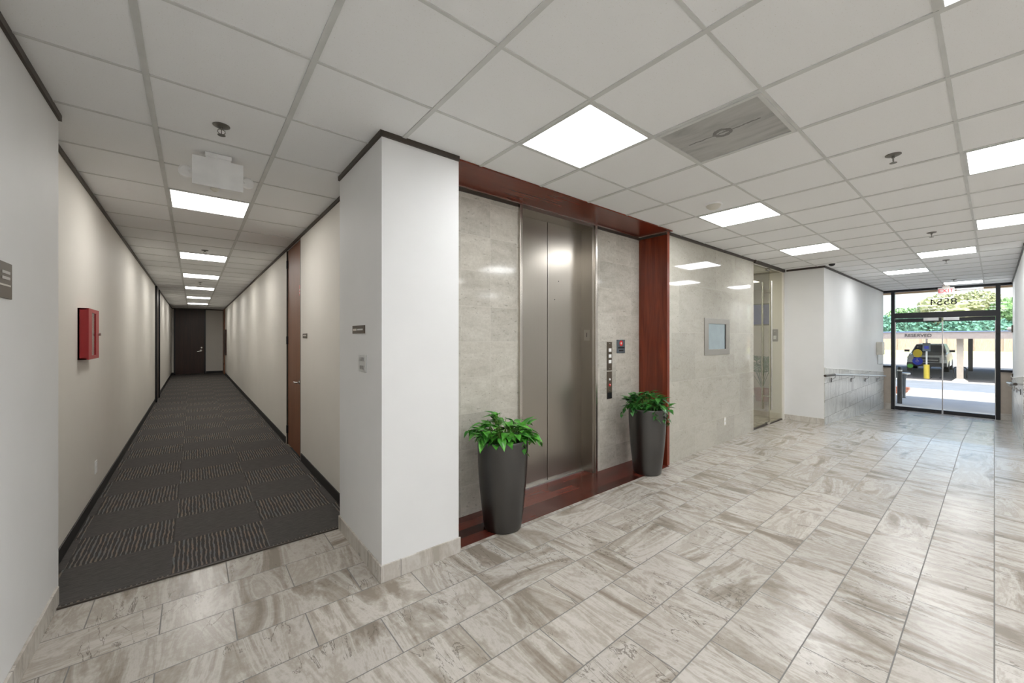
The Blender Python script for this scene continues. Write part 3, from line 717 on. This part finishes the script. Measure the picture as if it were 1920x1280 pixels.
# ------------------------------------------------------------ glazed entrance at the foot of the ramp
XE = 14.4; ZF = -.37
t = thing('window_1', '', '', (XE, .8, ZF)); del t['label'], t['category']; t['kind'] = 'structure'
MB().box(XE-.04, XE+.08, -.26, 1.88, H-.055, H-.001).box(XE-.04, XE+.08, 1.66, 1.73, ZF, H-.055).box(XE-.04, XE+.08, -.09, -.02, ZF, H-.055).build('window_frame', 'black', t)
MB().box(XE-.05, XE+.08, -.02, 1.66, 2.03, 2.17).build('transom_bar', 'black', t)
tg = box(XE+.01, XE+.02, -.02, 1.66, 2.17, H-.055).build('transom_pane', 'glass', t)
text('street_number', '8554', .235, 'black', (XE+.005, .80, 2.41), (PI/2, 0, -PI/2), tg, .003, mirror=True)
box(XE+.01, XE+.02, 1.73, 1.88, .80, H-.055).build('side_pane', 'glass', t)
box(XE+.01, XE+.02, -.26, -.09, .80, H-.055).build('side_pane', 'glass', t)
struct('wall_knee', MB().box(XE-.03, XE+.1, 1.73, 2.0, ZF-.1, .74).box(XE-.03, XE+.1, -.42, -.09, ZF-.1, .74), 'post')
struct('trim_26', MB().box(XE-.06, XE+.08, 1.73, 1.88, .74, .79).box(XE-.06, XE+.08, -.26, -.09, .74, .79), 'black')
struct('baseboard_knee', MB().box(XE-.04, XE-.03, 1.73, 1.868, ZF, ZF+.16).box(XE-.04, XE-.03, -.248, -.09, ZF, ZF+.16), 'base_tile_y')
t = thing('door_5', '', '', (XE, .8, ZF)); del t['label'], t['category']; t['kind'] = 'structure'
for (a, b) in ((.825, 1.655), (-.015, .795)):
    d = MB().box(XE-.02, XE+.03, a, b, ZF+.01, ZF+.10).box(XE-.02, XE+.03, a, b, 1.93, 2.02).build('door_rail', 'black', t)
    box(XE, XE+.01, a, b, ZF+.10, 1.93).build('door_pane', 'glass', t)
MB().box(XE-.02, XE+.03, .80, .82, ZF+.01, 1.93).build('meeting_stile', 'alu', t)
MB().box(XE-.02, XE+.03, 1.645, 1.66, ZF+.1, 1.93).box(XE-.02, XE+.03, -.02, -.008, ZF+.1, 1.93).build('edge_stile', 'alu', t)
for i_, (a, b) in enumerate(((.874, 1.132), (.533, .794))):
    box(XE-.06, XE-.02, a, b, 1.955, 2.03).build('closer_cover', 'grey_grid', t, bevel=.003)
def disc(y, z, ry, rz, mat, label, name='door_sticker'):
    m = MB(); vs = [(XE-.003, y+ry*math.cos(a*PI/16), z+rz*math.sin(a*PI/16)) for a in range(32)]
    m.hexa([(XE-.0025, *v[1:]) for v in vs], [(XE-.0005, *v[1:]) for v in vs])
    return tag(m.build(name, mat), label, 'sticker')
disc(1.24, 1.13, .085, .105, 'yellow', 'round yellow sticker on the glass entrance door')
b = disc(1.24, .93, .095, .10, 'blue', 'round blue accessibility sticker on the glass door below the yellow one')
m = MB(); m.lathe([(.008, -.0035), (.008, -.0025)], (XE, 1.25, .985), 10, 'x'); m.tube([(XE-.0035, 1.25, .972), (XE-.0035, 1.25, .945), (XE-.0035, 1.225, .945), (XE-.0035, 1.215, .92)], .003, 5)
m.tube([(XE-.0035, 1.262, .955), (XE-.0035, 1.275, .925), (XE-.0035, 1.25, .905), (XE-.0035, 1.225, .915)], .003, 5); m.build('wheelchair_symbol', 'text_light', b)
disc(1.375, .80, .055, .05, 'green', 'small round green sticker low on the glass entrance door')

# ------------------------------------------------------------ outdoors
GZ = -.55
struct('ground_1', box(14.48, 21.5, -12, 16, -.60, -.385), 'concrete')
struct('ground_2', box(21.5, 27.6, -30, 40, -.7, GZ), 'asphalt')
struct('ground_3', box(27.6, 28.0, -30, 40, -.7, GZ+.04), 'concrete')
struct('ground_4', box(28.0, 44, -30, 40, -.7, GZ+.005), 'asphalt_shade')
struct('ground_5', box(44, 60, -40, 60, -.7, GZ), 'concrete')
struct('ground_6', box(60, 112, -60, 90, -.75, GZ+.02), 'grass')
struct('ground_7', box(14.48, 112, -60, 90, -1.0, -.76), 'grass')
# building overhang above the entrance
t = thing('entrance_overhang', 'tan stucco overhang just outside above the glass entrance', 'overhang', (15.5, .8, 2.6))
box(14.62, 17.2, -6, 9, 2.95, 3.3).build('soffit', 'tan', t)
box(17.0, 17.3, -6, 9, 2.90, 3.4).build('fascia', 'tan', t)
tag(box(14.9, 15.1, 2.0, 2.16, -.385, 2.95).build('square_column', 'black'), 'dark square column outside behind the left side window', 'column')
tag(box(15.45, 15.62, 1.83, 1.98, -.385, .72).build('low_pillar', 'post', bevel=.01), 'pale low pillar just outside the left of the glass door', 'pillar')
t = thing('litter_bin', 'dark narrow bin with domed top outside, next to the pale pillar', 'bin', (16.0, 1.745, -.385))
MB().lathe([(.055, -.384), (.055, .62), (.05, .66), (.02, .69)], (16.0, 1.745, 0), 20).build('body', 'black', t, smooth=True)
MB().lathe([(.058, .56), (.058, .60)], (16.0, 1.745, 0), 20, cap=(False, False)).build('band', 'alu', t)
t = thing('ash_stand', 'grey pedestal stand with wide flat top outside the door', 'ash stand', (17.6, 1.82, -.385))
MB().lathe([(.05, -.384), (.035, -.35), (.045, .2), (.08, .36)], (17.6, 1.82, 0), 20).build('pedestal', 'grey_plate', t, smooth=True)
MB().lathe([(.08, .36), (.15, .38), (.15, .42)], (17.6, 1.82, 0), 28).build('top', 'alu', t)
random.seed(11)
for k in range(9):
    r = k//4; c = k % 4
    bx, by = 18.9+c*.24+.1*r, 2.0-.05*r+.02*random.random()
    o = box(bx-.11, bx+.11, by-.05*1-.02, by+.28-.08*c*.5, -.385+.075*r, -.385+.075*r+.07).build('brick', 'brick', bevel=.006)
    tag(o, 'reddish edging brick stacked on the walk outside the glass door', 'brick', 'reddish bricks outside the door')
# small palm
t = thing('palm_plant', 'spiky green palm leaves outside at the left of the glass door', 'plant', (18.2, 2.5, -.385))
MB().lathe([(.14, -.384), (.2, .1), (.19, .12), (.0, .1)], (18.2, 2.5, 0), 20, cap=(True, False)).build('pot', 'concrete', t, smooth=True)
m = MB(); random.seed(4)
for k in range(22):
    a = random.uniform(0, 2*PI); el = random.uniform(.3, 1.3); L = random.uniform(.6, 1.0); b0 = Vector((18.2, 2.5, .08))
    d = Vector((math.cos(a)*math.cos(el), math.sin(a)*math.cos(el), math.sin(el))); s_ = Vector((-math.sin(a), math.cos(a), 0))*.03
    pts = [b0+d*L*u-Vector((0, 0, .45*L*u*u)) for u in (0, .33, .66, 1)]
    for q in range(3):
        w0, w1 = (1, .9, .6, .02)[q], (1, .9, .6, .02)[q+1]
        m.poly([pts[q]-s_*w0, pts[q]+s_*w0, pts[q+1]+s_*w1, pts[q+1]-s_*w1])
m.build('fronds', 'tree_b', t)

# carport
t = thing('carport', 'long low grey carport with blue roof edge and reserved sign outside', 'carport', (34, 3, GZ))
box(28.2, 41, -9, 16, 1.72, 1.86).build('roof', 'carport', t)
fa = box(28.0, 28.2, -9, 16, 1.50, 1.83).build('fascia', 'carport', t)
box(27.97, 28.2, -9, 16, 1.83, 1.87).build('roof_edge', 'carport_blue', t)
text('lettering', 'RESERVED', .21, 'black', (27.985, 2.40, 1.665), RFX, fa, .004)
for y in (1.05, 8.5, -6.5):
    MB().box(28.75, 28.95, y-.11, y+.11, GZ+.005, 1.72).build('post', 'post', t)
    MB().hexa([(28.6, y-.26, GZ+.005), (29.1, y-.26, GZ+.005), (29.1, y+.26, GZ+.005), (28.6, y+.26, GZ+.005)], [(28.72, y-.14, GZ+.12), (28.98, y-.14, GZ+.12), (28.98, y+.14, GZ+.12), (28.72, y+.14, GZ+.12)]).build('footing', 'concrete', t)
    MB().box(38.0, 38.2, y-.2, y+.0, GZ+.005, 1.72).build('post', 'car_grey', t)
# hoops, sign, bollard
for (y, lab) in ((1.93, 'black bent bicycle rack hoop in front of the car'), (1.10, 'black bicycle rack hoop nearest the beige carport post')):
    t = thing('bike_rack_hoop', lab, 'bike rack', (30.3, y, GZ), 'bicycle rack hoops under the carport')
    MB().tube([(30.0, y+.16, GZ+.03), (30.3, y+.22, GZ+.03), (30.3, y+.24, GZ+.5), (30.3, y+.16, GZ+.60), (30.3, y-.16, GZ+.60), (30.3, y-.24, GZ+.5), (30.3, y-.22, GZ+.03), (30.0, y-.16, GZ+.03)], .03, 10).build('hoop', 'black', t, smooth=True)
t = thing('parking_sign', 'parking sign with blue symbol on a pole before the car', 'sign', (29.3, 2.2, GZ))
MB().tube([(29.3, 2.2, GZ), (29.3, 2.2, 1.5)], .035, 8).build('pole', 'grey_grid', t)
s = box(29.23, 29.26, 2.06, 2.34, .86, 1.28).build('sign_panel', 'grey_plate', t)
box(29.22, 29.23, 2.12, 2.28, .98, 1.14).build('symbol_panel', 'blue', s)
MB().lathe([(.11, GZ), (.11, GZ+.72), (.0, GZ+.74)], (29.3, 2.2, 0), 16, cap=(True, False)).build('bollard', 'yellow', t, smooth=True)

# SUV, nose towards the building
cxx, cyy = 35.3, 2.66
t = thing('parked_car', 'white sport utility car parked nose-in under the carport', 'car', (cxx+2.3, cyy, GZ))
def sect(x, w, z0, z1, n=6):
    return [(x, cyy-w, z0), (x, cyy+w, z0), (x, cyy+w, z1), (x, cyy-w, z1)]
m = MB()
rings = [(35.3, .78, -.10, .42), (35.38, .86, -.22, .50), (35.9, .90, -.25, .56), (36.7, .91, -.25, .62), (39.9, .90, -.25, .66), (40.0, .84, -.2, .6)]
vs = [[m.b.verts.new(p) for p in ((x, cyy-w, z0), (x, cyy+w, z0), (x, cyy+w*1.0, (z0+z1)/2+.05), (x, cyy+w*.9, z1), (x, cyy-w*.9, z1), (x, cyy-w, (z0+z1)/2+.05))] for x, w, z0, z1 in rings]
for A, B in zip(vs, vs[1:]):
    for j_ in range(6): m.b.faces.new((A[j_], A[(j_+1) % 6], B[(j_+1) % 6], B[j_]))
m.b.faces.new(vs[0][::-1]); m.b.faces.new(vs[-1]); m.build('body', 'car_white', t, bevel=.04, smooth=True)
MB().hexa([(36.5, cyy-.80, .60), (39.95, cyy-.80, .62), (39.95, cyy+.80, .62), (36.5, cyy+.80, .60)], [(37.3, cyy-.62, 1.15), (39.6, cyy-.62, 1.18), (39.6, cyy+.62, 1.18), (37.3, cyy+.62, 1.15)]).build('cabin', 'car_white', t, bevel=.05)
MB().hexa([(36.52, cyy-.74, .62), (36.72, cyy-.74, .62), (36.72, cyy+.74, .62), (36.52, cyy+.74, .62)], [(37.14, cyy-.59, 1.08), (37.34, cyy-.59, 1.08), (37.34, cyy+.59, 1.08), (37.14, cyy+.59, 1.08)]).build('windshield', 'windshield', t)
MB().box(35.24, 35.34, cyy-.55, cyy+.55, .05, .36).build('grille', 'car_grey', t)
MB().box(35.2, 35.36, cyy-.86, cyy+.86, -.22, .02).build('bumper', 'car_grey', t, bevel=.03)
MB().box(35.19, 35.24, cyy-.5, cyy+.5, .17, .21).build('grille_bar', 'alu', t)
for s_ in (-1, 1):
    MB().box(35.26, 35.42, cyy+s_*.70-.14, cyy+s_*.70+.14, .22, .40).build('headlight', 'lamp_glass', t, bevel=.03)
    MB().box(36.7, 36.85, cyy+s_*1.0-.12, cyy+s_*1.0+.12, .66, .80).build('side_mirror', 'black', t, bevel=.02)
    for wx in (36.15, 39.1):
        MB().lathe([(.2, -.12), (.35, -.11), (.35, .11), (.2, .12)], (wx, cyy+s_*.80, GZ+.355), 28, 'y').build('wheel', 'tyre', t, smooth=True)
# fence beyond the lawn
t = thing('wooden_fence', 'long weathered wooden fence beyond the lawn', 'fence', (100, 6, GZ))
box(100, 100.1, -40, 60, GZ+.02, 1.75).build('boards', 'fence_wood', t)
m = MB()
for y in range(-40, 61, 3): m.box(99.85, 100, y-.08, y+.08, GZ+.02, 1.95)
m.build('posts', 'fence_wood', t)['kind'] = 'stuff'
# trees
def tree(x, y, h, r, mat, label, seed):
    random.seed(seed)
    t = thing('tree', label, 'tree', (x, y, GZ), 'trees beyond the wooden fence')
    MB().tube([(x, y, GZ), (x+.1, y, h*.4), (x-.1, y+.2, h*.7)], [.35, .25, .12], 8).build('trunk', 'bark', t)
    m = MB()
    for k in range(9):
        a = random.uniform(0, 2*PI); q = random.uniform(.1, .62)*r
        m.blob((x+q*math.cos(a), y+q*math.sin(a), h-r*.75+random.uniform(-.75, .25)*r), r*random.uniform(.38, .6), .45, 1.7, 3, .85)
    # loose leaves
    for k in range(1300):
        a = random.uniform(0, 2*PI); u = random.uniform(-1, 1); q = r*random.uniform(.8, 1.12)
        c = Vector((x+q*math.sqrt(1-u*u)*math.cos(a), y+q*math.sqrt(1-u*u)*math.sin(a), h-r*.85+q*u*.9))
        n1 = Vector((random.gauss(0, 1), random.gauss(0, 1), random.gauss(0, 1))).normalized()*.28; n2 = n1.orthogonal().normalized()*.22
        m.poly([c-n1, c+n2, c+n1, c-n2])
    m.build('crown', mat, t)
for k, (x, y, h, r, mt, lab) in enumerate([
    (106, 13.6, 5.6, 3.0, 'tree_c', 'low bluish green tree at the left behind the fence'),
    (108, 9.8, 6.0, 3.2, 'tree_c', 'rounded bluish green tree behind the fence, above the car'),
    (110, 5.9, 9.6, 3.6, 'tree_a', 'tall olive tree with a rounded top seen through the transom'),
    (112, 2.0, 9.9, 3.4, 'tree_a', 'tallest olive tree right of the street number'),
    (109, -2.4, 8.2, 3.4, 'tree_b', 'green tree seen through the right side window'),
    (118, 12.0, 7.6, 4.0, 'tree_b', 'green tree standing behind the low bluish ones'),
    (104, 3.9, 4.8, 2.6, 'tree_c', 'bushy bluish tree close behind the fence middle'),
    (104, 0.2, 4.6, 2.6, 'tree_c', 'bushy bluish tree close behind the fence, right'),
    (112, 17.8, 6.4, 3.4, 'tree_b', 'green tree seen at the far left through the side window')]):
    tree(x, y, h, r, mt, lab, 20+k)
